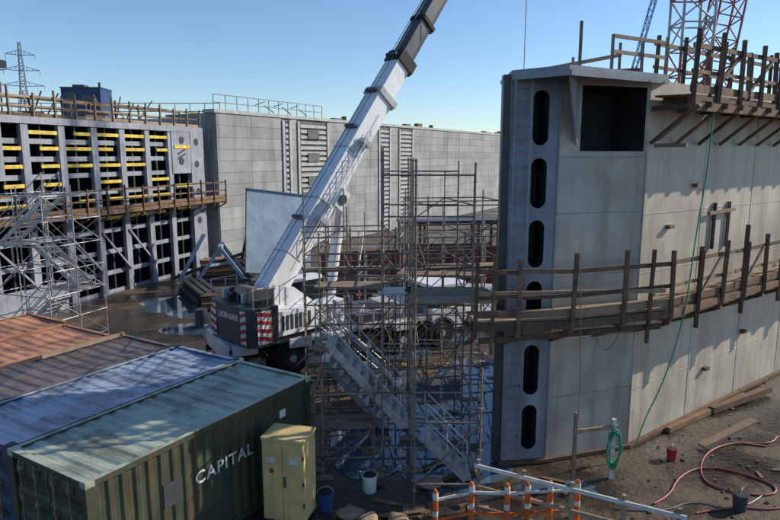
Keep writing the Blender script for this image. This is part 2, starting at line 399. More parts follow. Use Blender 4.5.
nm=bpy.data.meshes.new_from_object(body.evaluated_get(dg)); body.modifiers.clear(); body.data=nm
for cobj in cuts: bpy.data.objects.remove(cobj)
b=MB()
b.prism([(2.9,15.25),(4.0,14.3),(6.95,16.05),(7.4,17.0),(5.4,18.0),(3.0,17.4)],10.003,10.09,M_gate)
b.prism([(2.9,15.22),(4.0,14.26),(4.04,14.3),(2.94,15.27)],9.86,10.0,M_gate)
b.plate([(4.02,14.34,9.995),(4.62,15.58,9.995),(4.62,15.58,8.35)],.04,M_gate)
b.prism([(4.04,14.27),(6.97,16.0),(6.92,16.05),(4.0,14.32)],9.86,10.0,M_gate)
b.box(2.72,2.9,15.32,15.6,.1,10.0,M_dgrey)
for s in(.0,.40): b.beam((2.98+s*.99,15.14+s*.13,.2),(2.98+s*.99,15.14+s*.13,9.9),.05,.03,M_gate)
for i in range(32): b.cyl((2.98,15.14,.4+i*.3),(3.38,15.2,.4+i*.3),.014,M_gate)
for i in range(7): b.beam((3.0,15.14,.8+i*1.4),(3.0,15.31,.8+i*1.4),.04,.04,M_gate); b.beam((3.36,15.19,.8+i*1.4),(3.36,15.35,.8+i*1.4),.04,.04,M_gate)
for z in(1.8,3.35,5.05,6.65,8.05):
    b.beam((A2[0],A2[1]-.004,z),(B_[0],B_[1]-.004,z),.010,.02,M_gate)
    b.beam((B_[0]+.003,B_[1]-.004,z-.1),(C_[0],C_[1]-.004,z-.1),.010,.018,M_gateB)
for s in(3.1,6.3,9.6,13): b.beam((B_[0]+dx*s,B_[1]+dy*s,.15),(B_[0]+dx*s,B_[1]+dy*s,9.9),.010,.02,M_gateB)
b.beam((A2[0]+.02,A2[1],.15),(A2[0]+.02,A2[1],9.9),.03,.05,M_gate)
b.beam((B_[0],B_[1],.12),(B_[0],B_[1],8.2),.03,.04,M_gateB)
b.prism([(2.85,15.2),(4.15,15.36),(6.72,16.2),(C_[0]+.1,C_[1]-.1),(C_[0],C_[1]+.3),(B2[0],B2[1]),(3.1,17.3)],0.02,.119,M_rust)
for s,z in((1.3,6.1),(2.6,7.2),(6.5,2.2),(4.1,1.4)):
    b.M=frame(B_[0]+dx*s,B_[1]+dy*s,0,37.1); b.box(-.12,.12,-.14,-.002,z,z+.1,M_rust)
b.M=Matrix.Identity(4)
b.done('plate_details',gate)
b=MB()
walkway(b,[(1.9,15.1),(2.9,15.2),(4.12,15.4),(6.69,16.28),(20.5,26.7)],.95,4.25,1.15,M_rust,M_wood,1.3,.55)
b.beam((2.0,14.12,4.9),(6.9,15.2,4.75),.05,.1,M_wood); b.beam((2.1,14.15,3.75),(6.9,15.32,3.8),.06,.14,M_rust)
for (x,y) in((2.4,14.2),(6.5,15.15)): b.beam((x,y,3.4),(x+.05,y,5.8),.08,.08,M_rust)
for i in range(5):
    s=1.2+i*2.6; px=B_[0]+dx*s+dy*1.05; py=B_[1]+dy*s-dx*1.05
    b.beam((px,py,3.5),(px,py,5.9+R.uniform(-.2,.3)),.09,.09,M_rust); b.beam((px,py,4.3),(px+dx*1.2,py+dy*1.2,5.4),.05,.09,M_wood)
for s in(3.8,4.7): b.beam((B_[0]+dx*s+dy*.06,B_[1]+dy*s-dx*.06,5.3),(B_[0]+dx*s+dy*.06,B_[1]+dy*s-dx*.06,6.7),.08,.08,M_rust)
b.beam((B_[0]+dx*3.4+dy*.1,B_[1]+dy*3.4-dx*.1,6.4),(B_[0]+dx*5.0+dy*.1,B_[1]+dy*5-dx*.1,6.45),.06,.1,M_wood)
b.done('mid_walkway',gate)
b=MB()
walkway(b,[(6.75,16.33),(20.5,26.72)],.95,9.6,1.15,M_rust,M_rust,1.25,.9)
walkway(b,[(7.4,18.3),(19.6,27.8)],.1,10.0,1.2,M_rust,M_rust,1.6,0)
for i in range(18):
    s=.6+i*.85; px=B_[0]+dx*s; py=B_[1]+dy*s
    b.beam((px+dy*1.3,py-dx*1.3,9.32),(px+dy*.02,py-dx*.02,9.5),.12,.14,M_rust)
    if i%2: b.beam((px+dy*1.0,py-dx*1.0,9.3),(px+dy*1.0+R.uniform(-.1,.1),py-dx*1.0,10.8+R.uniform(0,.5)),.09,.1,M_rust)
for i in range(6):
    s=1+i*1.9; px=B_[0]+dx*s; py=B_[1]+dy*s
    b.beam((px+dy*1.0,py-dx*1.0,9.6),(px+dx*1.6+dy*1.0,py+dy*1.6-dx*1.0,10.75),.06,.09,M_rust)
b.beam((B_[0]+dy*1.1,B_[1]-dx*1.1,9.28),(C_[0]+dy*1.1,C_[1]-dx*1.1,9.28),.16,.2,M_rust)
b.beam((6.85,16.2,8.5),(7.5,15.4,9.3),.08,.1,M_wood)
b.beam((6.85,16.3,8.35),(7.35,15.6,8.35),.08,.1,M_wood)
for (x,y) in((4.3,14.6),(5.2,15.1),(6.1,15.6),(6.9,16.1),(5.0,17.6),(6.2,17.4)):
    b.beam((x,y,10.09),(x,y,10.9+R.uniform(-.2,.2)),.06,.06,M_galvr)
b.beam((5.2,15.1,10.5),(6.9,16.1,10.5),.05,.08,M_wood); b.beam((5.2,15.1,10.85),(6.9,16.1,10.85),.05,.08,M_wood)
b.beam((3.3,16.5,10.15),(6.3,17.6,10.8),.06,.1,M_wood); b.beam((3.3,16.9,10.15),(6.6,16.8,10.3),.1,.1,M_rust)
b.done('top_walkway',gate)
hose('hanging_hose',[(8.3,16.3,9.7),(8.25,16.2,8),(8.0,16.1,6.0),(7.7,15.7,4.0),(7.3,15.7,2.2),(6.75,15.7,.9),(6.6,15.6,.3)],.018,M_ghose,gate)
hose('hanging_rope',[(4.5,14.35,5.4),(4.52,14.3,4.2),(4.7,14.5,2.4),(4.6,14.4,1.0),(4.4,14.3,.1)],.012,M_cable,gate)
hose('hanging_rope',[(5.9,15.0,5.4),(5.92,14.95,4.2),(5.6,15.2,3.1),(5.2,15.1,3.4),(4.9,14.8,4.4)],.012,M_cable,gate)

# ------------------------------------------------------------------ containers
def container(px,py,ang,mside,mroof,name='shipping_container',txt=None):
    Mx=frame(px,py,0.02,ang); par=empty(name)
    Lx,Wy,H=6.06,2.44,2.59
    b=MB(Mx)
    for x in(0,Lx-.16):
        for y in(0,Wy-.16): b.box(x,x+.16,y,y+.16,0,H-.01,mside)
    for y in(0.0,Wy-.1):
        b.box(.16,Lx-.16,y+.005,y+.095,.0,.16,mside); b.box(.16,Lx-.16,y+.005,y+.085,H-.12,H-.015,mside)
    for x in(0.005,Lx-.105):
        b.box(x,x+.1,.16,Wy-.16,0,.16,mside); b.box(x,x+.1,.16,Wy-.16,H-.12,H-.015,mside)
    for x in(-.006,Lx-.172):
        for y in(-.006,Wy-.162):
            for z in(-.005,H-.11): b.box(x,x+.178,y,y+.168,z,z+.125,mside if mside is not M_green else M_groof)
    def corr(L,pitch,dep):
        pts=[];x=0
        while x<L-.01:
            for fx,fy in((0,0),(.3,0),(.5,dep),(.8,dep)):
                if x+fx*pitch<L: pts.append((x+fx*pitch,fy))
            x+=pitch
        pts.append((L,0)); return pts
    c=corr(Lx-.32,.275,.04); n=len(c)
    for y,sg in((.02,1),(Wy-.02,-1)):
        vs=[(.16+u,y+sg*v,.16) for u,v in c]+[(.16+u,y+sg*v,H-.12) for u,v in c]
        b.add(vs,[(i,i+1,n+i+1,n+i) for i in range(n-1)],mside)
    c=corr(Wy-.32,.25,.04); n=len(c)
    b.add([(Lx-.02-v,.16+u,.16) for u,v in c]+[(Lx-.02-v,.16+u,H-.12) for u,v in c],[(i,i+1,n+i+1,n+i) for i in range(n-1)],mside)
    c=corr(H-.28,.5,.035); n=len(c)
    for y0,y1 in((.17,Wy/2-.01),(Wy/2+.01,Wy-.17)):
        b.add([(.03+v,y0,.16+u) for u,v in c]+[(.03+v,y1,.16+u) for u,v in c],[(i,i+1,n+i+1,n+i) for i in range(n-1)],mside)
        for f in(.28,.75):
            yy=y0+(y1-y0)*f; b.cyl((-.02,yy,.1),(-.02,yy,H-.08),.02,M_galvr,8)
            for z in(.3,1.0,1.7,2.3): b.box(-.05,.03,yy-.04,yy+.04,z,z+.08,M_galvr)
        b.box(-.05,-.03,y0+.3,y1-.2,1.1,1.14,M_galvr)
    c=corr(Lx-.2,.36,.03); n=len(c)
    b.add([(.1+u,.07,H-.03-v+.004*math.sin(u*3)) for u,v in c]+[(.1+u,Wy/2,H-.03-v-.035+.02*math.sin(u*2.1+px)) for u,v in c]+[(.1+u,Wy-.07,H-.03-v) for u,v in c],[(i+o,i+1+o,n+i+1+o,n+i+o) for o in(0,n) for i in range(n-1)],mroof)
    b.box(.0,Lx,.0,.08,H-.008,H+.008,mroof); b.box(.0,Lx,Wy-.08,Wy,H-.008,H+.008,mroof); b.box(0,.12,.08,Wy-.08,H-.008,H+.004,mroof); b.box(Lx-.12,Lx,.08,Wy-.08,H-.008,H+.004,mroof)
    b.done('shell',par,recalc=False)
    if txt:
        Mt=Mx@Matrix(((1,0,0,3.15),(0,0,-1,.012),(0,1,0,1.55),(0,0,0,1)))
        text('lettering',txt,.38,Mt,M_label,par,.004,1.15)
        b=MB(Mx); b.box(1.55,2.0,.005,.018,1.3,1.8,M_dgrey); b.box(4.9,5.1,.003,.018,1.9,2.1,M_label); b.done('patch',par)
    return par
CA=58.66; bx,by=-.854,.52
P1=(-5.16,9.7)
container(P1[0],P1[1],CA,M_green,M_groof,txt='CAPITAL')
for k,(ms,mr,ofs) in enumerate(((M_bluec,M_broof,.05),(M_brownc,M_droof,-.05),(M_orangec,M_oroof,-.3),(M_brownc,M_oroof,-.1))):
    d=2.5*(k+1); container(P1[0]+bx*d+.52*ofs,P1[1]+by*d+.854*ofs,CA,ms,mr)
b=MB(frame(-9.5,16.2,2.63,58)); b.beam((0,0,.05),(2.6,.1,.05),.1,.1,M_wood)
b.done('loose_timber')

# cabinet
b=MB(frame(-2.25,12.9,0,-14))
b.box(-.48,.48,-.36,.36,.12,2.0,M_cab); b.box(-.5,.5,-.38,.38,2.0,2.05,M_cab)
b.box(-.46,-.01,-.385,-.362,.18,1.95,M_cab); b.box(.01,.46,-.385,-.362,.18,1.95,M_cab)
b.box(.04,.08,-.42,-.387,.95,1.2,M_dgrey); b.box(-.38,-.15,-.392,-.387,1.5,1.62,M_label); b.box(.15,.38,-.392,-.387,1.5,1.62,M_label)
b.box(-.3,-.2,-.392,-.387,1.25,1.35,M_red)
for z in(.5,1.0,1.6): b.box(-.5,-.47,-.39,-.36,z,z+.1,M_dgrey); b.box(.47,.5,-.39,-.36,z,z+.1,M_dgrey)
for x in(-.45,.39):
    for y in(-.32,.26): b.box(x,x+.06,y,y+.06,0,.12,M_dgrey)
b.done('storage_cabinet',bevel=.012)

# ------------------------------------------------------------------ crane
cr=empty('mobile_crane')
O=(-3.66,23.76)
Cf=frame(O[0],O[1],0,30)
b=MB(Cf)
b.box(-3.2,7.4,-.55,.55,.75,1.25,M_dgrey)
b.box(-3.1,5.4,-1.3,1.3,1.25,1.42,M_whited)
b.box(-3.25,-3.1,-1.35,1.35,.85,1.45,M_white)
for x in(-3.0,-.9,.5,3.6,): 
    for s in(-1,1): b.box(x,x+.9,s*1.36-.12,s*1.36+.12,1.05,1.4,M_white)
b.prism([(5.5,-1.35),(7.3,-1.35),(7.5,-1.1),(7.5,1.1),(7.3,1.35),(5.5,1.35)],.7,1.7,M_white)
b.prism([(5.6,-1.3),(7.1,-1.3),(7.3,-1.05),(7.3,1.05),(7.1,1.3),(5.6,1.3)],1.7,2.55,M_glass)
b.prism([(5.5,-1.35),(7.2,-1.35),(7.4,-1.1),(7.4,1.1),(7.2,1.35),(5.5,1.35)],2.55,2.7,M_white)
for x in(-2.4,-.75,2.4,4.05,6.0):
    for s in(-1,1):
        b.cyl((x,s*.95,.62),(x,s*1.36,.62),.62,M_black,24); b.cyl((x,s*1.32,.62),(x,s*1.38,.62),.34,M_dgrey,16); b.cyl((x,s*1.36,.62),(x,s*1.44,.62),.14,M_whited,10)
        n=10
        for i in range(n):
            a0=math.pi*i/n; a1=math.pi*(i+1)/n
            b.beam((x+.72*math.cos(a0),s*1.15,.62+.7*math.sin(a0)),(x+.72*math.cos(a1),s*1.15,.62+.7*math.sin(a1)),.5,.03,M_dgrey)
for x in(.9,-3.0,):
    b.box(x-.15,x+.15,-2.5,2.5,.85,1.1,M_whited)
    for s in(-1,1):
        b.cyl((x,s*2.4,.1),(x,s*2.4,1.3),.08,M_galv,12); b.cyl((x,s*2.4,0.04),(x,s*2.4,.1),.3,M_dgrey,16); b.box(x-.5,x+.5,s*2.4-.5,s*2.4+.5,0.0,.04,M_wood)
for i in range(5): b.box(1.2+i*.5,1.25+i*.5,-1.32,-1.2,1.42,2.0,M_galv)
b.box(1.2,3.25,-1.3,-1.24,1.98,2.03,M_galv)
b.box(2.2,3.4,-.9,.9,1.43,1.75,M_dgrey); b.box(3.6,5.2,-.8,.8,1.43,2.0,M_whited)
b.cyl((0,0,1.42),(0,0,1.62),.85,M_dgrey,28)
b.done('carrier',cr,bevel=.02)
Sf=frame(O[0],O[1],0,45.6)
b=MB(Sf)
b.box(-1.9,1.9,-.6,.6,1.62,1.85,M_whited)
b.box(-1.85,1.3,-1.35,-.62,1.65,2.55,M_white)
b.box(-1.85,-.2,.62,1.35,1.65,2.6,M_dgrey)
for i in range(7): b.box(-1.7+i*.2,-1.6+i*.2,-1.375,-1.352,1.85,2.4,M_dgrey)
b.box(.1,1.2,-1.372,-1.352,1.8,2.45,M_whited)
b.prism([(-3.05,-1.15),(-2.85,-1.42),(-1.9,-1.42),(-1.9,1.42),(-2.85,1.42),(-3.05,1.15)],1.45,2.12,M_dgrey)
b.prism([(-3.07,-1.15),(-2.87,-1.44),(-1.9,-1.44),(-1.9,1.44),(-2.87,1.44),(-3.07,1.15)],2.14,2.85,M_dgrey)
for s in(-1,1):
    b.box(-2.8,-2.2,s*1.45-.008,s*1.45+.008,1.55,2.75,M_label); b.box(-3.085,-3.073,s*.98-.17,s*.98+.17,1.55,2.75,M_label)
    for i in range(4):
        b.beam((-2.2,s*1.462,1.68+i*.29),(-2.8,s*1.462,1.82+i*.29),.012,.13,M_red)
        b.beam((-3.09,s*.81,1.68+i*.29),(-3.09,s*1.15,1.80+i*.29),.01,.13,M_red)
b.cyl((-2.2,-.5,3.1),(-2.2,.5,3.1),.3,M_galvr,18); b.cyl((-1.7,-.4,2.75),(-1.7,.4,2.75),.28,M_black,18)
for s in(-.6,.6): b.box(-2.6,-1.5,s-.04,s+.04,2.6,3.3,M_dgrey)
for s in(-1.38,1.38):
    for x in(-2.9,-2.3,-1.8): b.cyl((x,s,2.85),(x,s,3.55),.02,M_galv)
    b.cyl((-2.9,s,3.55),(-1.8,s,3.55),.02,M_galv)
for i in range(8): b.box(R.uniform(-2.8,-2.1),R.uniform(-2.0,-1.9),-1.2+i*.3,-1.05+i*.3,2.85,2.95+R.uniform(0,.25),R.choice([M_dgrey,M_black,M_whited]))
for s in(-1,1):
    y0=s*.62
    b.plate([(-1.9,y0,1.85),(1.2,y0,1.85),(-.6,y0,3.2),(-1.4,y0,3.3),(-1.75,y0,2.9)],.06*s,M_white)
b.prism([(.0,.8),(1.8,.8),(2.0,1.0),(2.0,1.6),(0,1.6)],2.0,3.0,M_glass); b.prism([(-.05,.75),(1.9,.75),(2.1,1.0),(2.1,1.65),(-.05,1.65)],3.0,3.1,M_white); b.prism([(-.05,.75),(1.9,.75),(2.1,1.0),(2.1,1.65),(-.05,1.65)],1.4,2.0,M_white)
b.done('superstructure',cr,bevel=.015)
Mt=Sf@Matrix(((0,0,-1,-3.075),(-1,0,0,0),(0,1,0,2.42),(0,0,0,1)))
text('lettering','LIEBHERR',.30,Mt,M_label,cr,.004,1.05)
E=math.radians(51.8)
Bf=Sf@Matrix.Translation((-1.2,0,3.0))@Matrix.Rotation(-E,4,'Y')
b=MB(Bf)
def section(x0,x1,w_,h_,m):
    z1=h_/2; z0=-h_/2
    prof=[(-w_/2,z1),(-w_/2,-.15*h_),(-w_*.38,z0*.82),(-w_*.18,z0),(w_*.18,z0),(w_*.38,z0*.82),(w_/2,-.15*h_),(w_/2,z1)]
    n=8; vs=[(x0,y,z) for y,z in prof]+[(x1,y,z) for y,z in prof]
    b.add(vs,[tuple(range(n)),tuple(range(n,2*n))[::-1]]+[(i,n+i,n+(i+1)%n,(i+1)%n) for i in range(n)],m)
def collar(x,w_,h_,m,t=.3):
    for s in(-1,1): b.box(x-t/2,x+t/2,s*(w_/2+.04)-.04,s*(w_/2+.04)+.04,-h_*.5,h_*.5+.06,m)
    b.box(x-t/2,x+t/2,-w_/2,w_/2,h_/2+.002,h_/2+.08,m); b.box(x-t/2,x+t/2,-w_*.4,w_*.4,-h_/2-.07,-h_/2-.002,m)
section(-.7,9.6,.86,1.06,M_white); collar(9.5,.86,1.06,M_whited,.3)
section(9.6,11.6,.76,.96,M_white); collar(11.5,.76,.96,M_black,.55)
section(11.6,20,.66,.84,M_dgrey); collar(19.9,.66,.84,M_whited); collar(13.8,.66,.84,M_black,.2)
section(20,28,.56,.72,M_dgrey); collar(28,.56,.72,M_black)
section(28,34,.48,.6,M_whited)
for x in(1.5,4,6.5): b.box(x,x+.05,-.445,.445,-.2,.55,M_whited)
b.box(1.0,8.6,-.44,-.433,-.02,.02,M_whited)
b.cyl((-1,.15,.74),(34,.1,.45),.016,M_cable); b.cyl((-1,-.15,.74),(34,-.1,.45),.016,M_cable)
for x in(3,7.5,9.4,11.4): b.box(x-.06,x+.06,-.3,.3,.54,.72,M_dgrey)
for z in(-.2,.2):
    for y in(-.52,-.74): b.cyl((2.2,y,z),(7.6,y,z*.6),.022,M_white)
for i in range(10):
    x=2.2+i*.54
    b.cyl((x,-.74,-.2),(x+.54,-.74,.2),.014,M_white); b.cyl((x+.54,-.74,.2),(x+.54,-.52,-.18),.014,M_white)
b.box(3.2,3.4,-.78,-.44,-.24,.24,M_whited); b.box(7.0,7.2,-.76,-.44,-.24,.24,M_whited)
b.box(4.0,4.8,-.97,-.76,-.35,.1,M_white); b.cyl((4.4,-.97,-.1),(4.4,-1.02,-.1),.2,M_dgrey,14)
b.done('boom',cr,bevel=.012)
b=MB(Sf)
p=Bf@Vector((5.2,0,-.55)); p=Sf.inverted()@p; q=Vector((1.6,0,1.95))
mid=q.lerp(p,.6)
b.cyl(q,mid,.23,M_white,16); b.cyl(mid,p,.15,M_galv,16); b.cyl((q.x,-.5,q.z),(q.x,.5,q.z),.16,M_dgrey,12)
b.done('luffing_cylinder',cr)

# ------------------------------------------------------------------ scaffolds
def stair(b,p,q,wd):
    p=Vector(p);q=Vector(q); d=q-p; hor=Vector((d.x,d.y,0)).normalized(); sd=Vector((-hor.y,hor.x,0))*wd/2
    for s in(-1,1):
        b.beam(p+sd*s,q+sd*s,.04,.18,M_galv)
        b.cyl(p+sd*s+Vector((0,0,1)),q+sd*s+Vector((0,0,1)),.022,M_galv); b.cyl(p+sd*s+Vector((0,0,.55)),q+sd*s+Vector((0,0,.55)),.02,M_galv)
        for f in(0,.5,1): c=p.lerp(q,f)+sd*s; b.cyl(c,c+Vector((0,0,1)),.02,M_galv)
    n=max(3,int(abs(d.z)/.22))
    for k in range(n+1):
        c=p.lerp(q,k/n); b.beam(c-sd,c+sd,.26,.04,M_galv)
def scaffold(name,Mx,xs,ys,H,lev,decks,mt=M_galvr,stairs=None,skip=(),Hf=None):
    b=MB(Mx)
    HH=lambda i,j:(Hf(i,j) if Hf else H)
    for i,x in enumerate(xs):
        for j,y in enumerate(ys):
            if (i,j) in skip: continue
            h=HH(i,j)
            b.cyl((x,y,.3),(x,y,h),.026,mt); b.cyl((x,y,.02),(x,y,.4),.017,M_galvr); b.box(x-.08,x+.08,y-.08,y+.08,0.0,.015,M_galvr); b.box(x-.25,x+.25,y-.12,y+.12,-.03,-.001,M_wood)
            z=.45
            while z<h: b.cyl((x,y,z-.006),(x,y,z+.006),.062,mt); z+=.5
    for z in lev:
        for j,y in enumerate(ys):
            for i in range(len(xs)-1):
                if (i,j) in skip or (i+1,j) in skip: continue
                if z<min(HH(i,j),HH(i+1,j)): b.cyl((xs[i],y,z),(xs[i+1],y,z),.024,mt)
        for i,x in enumerate(xs):
            for j in range(len(ys)-1):
                if (i,j) in skip or (i,j+1) in skip: continue
                if z<min(HH(i,j),HH(i,j+1)): b.cyl((x,ys[j],z),(x,ys[j+1],z),.024,mt)
    for k in range(len(lev)-1):
        for i in range(len(xs)-1):
            if lev[k+1]>min(HH(i,0),HH(i+1,0)): continue
            if (i+k)%2==0 and (i,0) not in skip and (i+1,0) not in skip: b.cyl((xs[i],ys[0]-.04,lev[k]),(xs[i+1],ys[0]-.04,lev[k+1]),.02,mt)
            if (i+k)%2==1 and lev[k+1]<min(HH(i,len(ys)-1),HH(i+1,len(ys)-1)): b.cyl((xs[i],ys[-1]+.04,lev[k]),(xs[i+1],ys[-1]+.04,lev[k+1]),.02,mt)
        for j in range(len(ys)-1):
            if (j+k)%2==0:
                if (0,j) not in skip and lev[k+1]<min(HH(0,j),HH(0,j+1)): b.cyl((xs[0]-.04,ys[j],lev[k]),(xs[0]-.04,ys[j+1],lev[k+1]),.02,mt)
            elif lev[k+1]<min(HH(len(xs)-1,j),HH(len(xs)-1,j+1)): b.cyl((xs[-1]+.04,ys[j],lev[k+1]),(xs[-1]+.04,ys[j+1],lev[k]),.02,mt)
    for (x0,x1,y0,y1,z,m) in decks:
        n=max(1,int(round((y1-y0)/.24)))
        for k in range(n):
            if R.random()<.06: continue
            b.box(x0-R.uniform(0,.15),x1+R.uniform(0,.15),y0+k*(y1-y0)/n+.01,y0+(k+1)*(y1-y0)/n-.01,z+.03,z+.075,m)
    for (p,q,wd) in (stairs or ()): stair(b,p,q,wd)
    return b.done(name)
lev=[.6,2.1,3.4,4.4,5.4,6.6,7.6]
scaffold('scaffold_tower',frame(0,0,.03,0),[-1.95,-.2,.55,2.05],[13.2,15.0,16.8,18.7],8.2,lev,
   [(.55,2.6,15.0,16.8,4.4,M_wood),(-.2,.55,16.0,16.8,4.4,M_galv),(-1.95,-.2,16.8,17.6,4.4,M_wood),(-1.95,-1.3,15.0,16.0,3.2,M_wood)],
   stairs=[((-1.5,15.5,3.3),(.35,15.5,1.15),.95),((.9,14.7,1.1),(1.9,14.7,.1),.8),((-.2,17.7,0.1),(-1.9,17.7,2.1),.8)],
   skip=((0,0),(1,0)),
   Hf=lambda i,j:{0:6.0,1:8.3,2:8.0,3:7.9}[i]-(.0 if j in(1,3) else 1.9*(i%2)) - (2.6 if j==0 and i==3 else 0)-(3.6 if (i==0 and j<2) else 0))
scaffold('scaffold_tower',frame(-2.6,18.6,.03,8),[0,1.4,2.8],[0,1.5,3.0],6.2,[.5,2.0,3.5,4.6,5.6],[(0,2.8,0,.7,4.5,M_wood)],mt=M_galvr,stairs=[((2.6,.7,.2),(.3,.7,2.3),.8)],Hf=lambda i,j:5.9+((i*3+j)%3)*.5)
scaffold('scaffold_tower',frame(1.2,19.5,.03,10),[0,1.5,3.0],[0,1.8,3.6],7.0,[.5,2.5,4.5,5.5,6.5],[(0,3.0,0,.9,4.4,M_wood)],Hf=lambda i,j:6.8+((i+j)%2)*.7)
scaffold('scaffold_tower',frame(-1.2,23.5,.03,-6),[0,1.6,3.2,4.8],[0,1.6],6.0,[.5,2.0,3.5,5.0],[(1.6,4.8,0,.8,3.5,M_wood)],mt=M_galv,Hf=lambda i,j:5.2+((i+j)%3)*.6)
scaffold('scaffold_stair_tower',frame(-16.2,24.8,.03,-20),[0,1.5,3.0],[0,1.4,2.8],6.8,[.5,1.5,2.5,3.5,4.5,5.5,6.5],[(0,1.5,0,1.4,4.5,M_galv),(1.5,3,1.4,2.8,2.5,M_galv)],mt=M_galv,
   stairs=[((0.2,.7,.2),(2.8,.7,2.4),.8),((2.8,2.1,2.5),(.2,2.1,4.4),.8),((.2,.7,4.5),(2.8,.7,6.4),.8)])
scaffold('scaffold_tower',frame(-19.6,24.5,.03,-20),[0,1.5,3.0],[0,1.4],7.2,[.5,2.5,4.5,5.5,6.5],[(0,3,0,1.4,4.5,M_wood)],mt=M_galv)
scaffold('scaffold_frame',frame(-1.7,14.6,.03,5),[0,1.3],[0,1.3],2.6,[.5,1.3,2.2],[(0,1.3,0,.7,1.3,M_wood)])

# ------------------------------------------------------------------ mid-ground things
par=empty('steel_formwork_panel')
b=MB(frame(-7.6,40.5,0,24)@Matrix.Rotation(math.radians(8),4,'Y'))
n=10
pts=[(.55*math.sin(i/n*1.3)**2+ i/n*1.8, i/n*5.2) for i in range(n+1)]
vs=[(-2.3,y-1.2,z+.5) for y,z in pts]+[(2.0,y-1.2,z+.5) for y,z in pts]
m_=n+1
b.add(vs,[(i,m_+i,m_+i+1,i+1) for i in range(n)],M_panel)
for x in(-2.3,2.0,-.7,.7):
    for i in range(n): b.beam((x,pts[i][0]-1.1,pts[i][1]+.5),(x,pts[i+1][0]-1.1,pts[i+1][1]+.5),.08,.18,M_dgrey)
for z_ in(0,10):
    b.beam((-2.32,pts[z_][0]-1.26,pts[z_][1]+.5),(2.02,pts[z_][0]-1.26,pts[z_][1]+.5),.1,.06,M_panel)
for x in(-1.9,-.6,.6,1.8):
    b.beam((x,2.6,.1),(x,pts[8][0]-1.05,pts[8][1]+.3),.16,.16,M_dgrey); b.beam((x,-1.3,.25),(x,2.7,.25),.18,.2,M_dgrey)
b.done('panel',par)
b=MB(frame(-10.6,38.2,0,10))
for s in(0,1.6):
    b.beam((-1.6,s,.1),(0,s,2.4),.2,.22,M_panel); b.beam((1.6,s,.1),(0,s,2.4),.2,.22,M_panel); b.beam((-1.6,s,.3),(1.8,s,.3),.2,.2,M_dgrey)
b.beam((0,-.2,2.4),(0,1.8,2.4),.25,.25,M_panel); b.beam((-.8,0,1.3),(1.4,1.6,1.3),.15,.15,M_panel)
b.beam((-2.6,.5,.3),(-1.0,.8,3.2),.22,.22,M_panel); b.beam((-3.2,1.2,.3),(1.4,1.0,1.9),.18,.2,M_dgrey)
b.done('support_frame',par)
b=MB()
poly=[(4.2+3.8*math.cos(a),31.5+3.2*math.sin(a)) for a in [2*math.pi*i/40 for i in range(40)]]
b.prism(poly,0,.75,M_conc)
poly=[(4.2+3.9*math.cos(a),31.5+3.3*math.sin(a)) for a in [2*math.pi*i/40 for i in range(40)]]
b.prism(poly,.752,.88,M_concl)
b.done('concrete_plinth')
b=MB(frame(-4.5,40,0,14))
for i in range(5):
    b.box(i*3.1,i*3.1+3.0,0,.15,.1,1.7,M_redw); 
    for k in range(4): b.box(i*3.1+.2+k*.8,i*3.1+.3+k*.8,-.12,-.002,.1,1.7,M_redw)
b.box(0,15.4,-.15,.3,1.71,1.85,M_rust)
b.done('steel_barrier')
def beamstack(name,x,y,a,n,l,m,lay=2):
    b=MB(frame(x,y,0,a))
    for k in range(lay):
        for i in range(n-k):
            yy=i*.42+k*.2; z=.12+k*.36; dl=R.uniform(-.3,.3)
            b.box(dl,l+dl,yy,yy+.3,z,z+.03,m); b.box(dl,l+dl,yy,yy+.3,z+.29,z+.32,m); b.box(dl,l+dl,yy+.13,yy+.17,z+.031,z+.289,m)
    for xx in(.4,l-.5): b.box(xx,xx+.15,-.1,n*.42,0,.119,M_wood)
    return b.done(name)
beamstack('steel_beam_stack',-1.5,34,8,5,6,M_rust); beamstack('steel_beam_stack',-12.8,36.5,-60,4,5,M_dgrey); beamstack('steel_beam_stack',3.2,36.5,5,6,7,M_redw,3)
beamstack('steel_beam_stack',-9.8,31.5,20,3,4,M_rust,2); beamstack('timber_stack',-.6,29.5,25,5,3,M_wood,3); beamstack('timber_stack',-12.2,40.5,30,5,3,M_wood,3); beamstack('steel_beam_stack',-6.5,34.5,-12,5,5,M_rust,3)
b=MB(frame(.8,35,0,10))
for x in(0,1.2,4.4,5.6):
    for y in(0,1.2): b.beam((x,y,0),(x,y,4.2),.14,.14,M_rust)
for z in(1.4,2.8,4.2):
    for y in(0,1.2): b.beam((0,y,z),(5.6,y,z),.12,.14,M_rust)
for x in(0,4.4): b.beam((x,0,1.4),(x+1.2,0,2.8),.08,.08,M_rust); b.beam((x,0,2.8),(x+1.2,0,1.4),.08,.08,M_rust)
b.box(-.2,5.8,-.2,1.4,4.28,4.4,M_dgrey)
b.done('steel_support_frame')
for (x,y,m) in((-2.2,31.5,M_bluebox),(-1.5,31.9,M_redw),(-9.0,28.7,M_dgrey)):
    b=MB(frame(x,y,0,0)); b.cyl((0,0,0),(0,0,.88),.29,m,20)
    for z in(.02,.3,.58,.86): b.cyl((0,0,z-.015),(0,0,z+.015),.305,m,20)
    b.done('oil_drum')
b=MB(frame(-1.2,27.4,0,25)); b.box(-1,1,-.5,.5,.3,1.4,M_whited); b.box(-1.05,1.05,-.55,.55,1.4,1.5,M_dgrey)
for i in range(6): b.box(-.8+i*.15,-.72+i*.15,-.52,-.502,.5,1.2,M_dgrey)
for x in(-.6,.6):
    for s in(-.5,.5): b.cyl((x,s-.05,.25),(x,s+.05,.25),.25,M_black,16)
b.done('generator',bevel=.02)

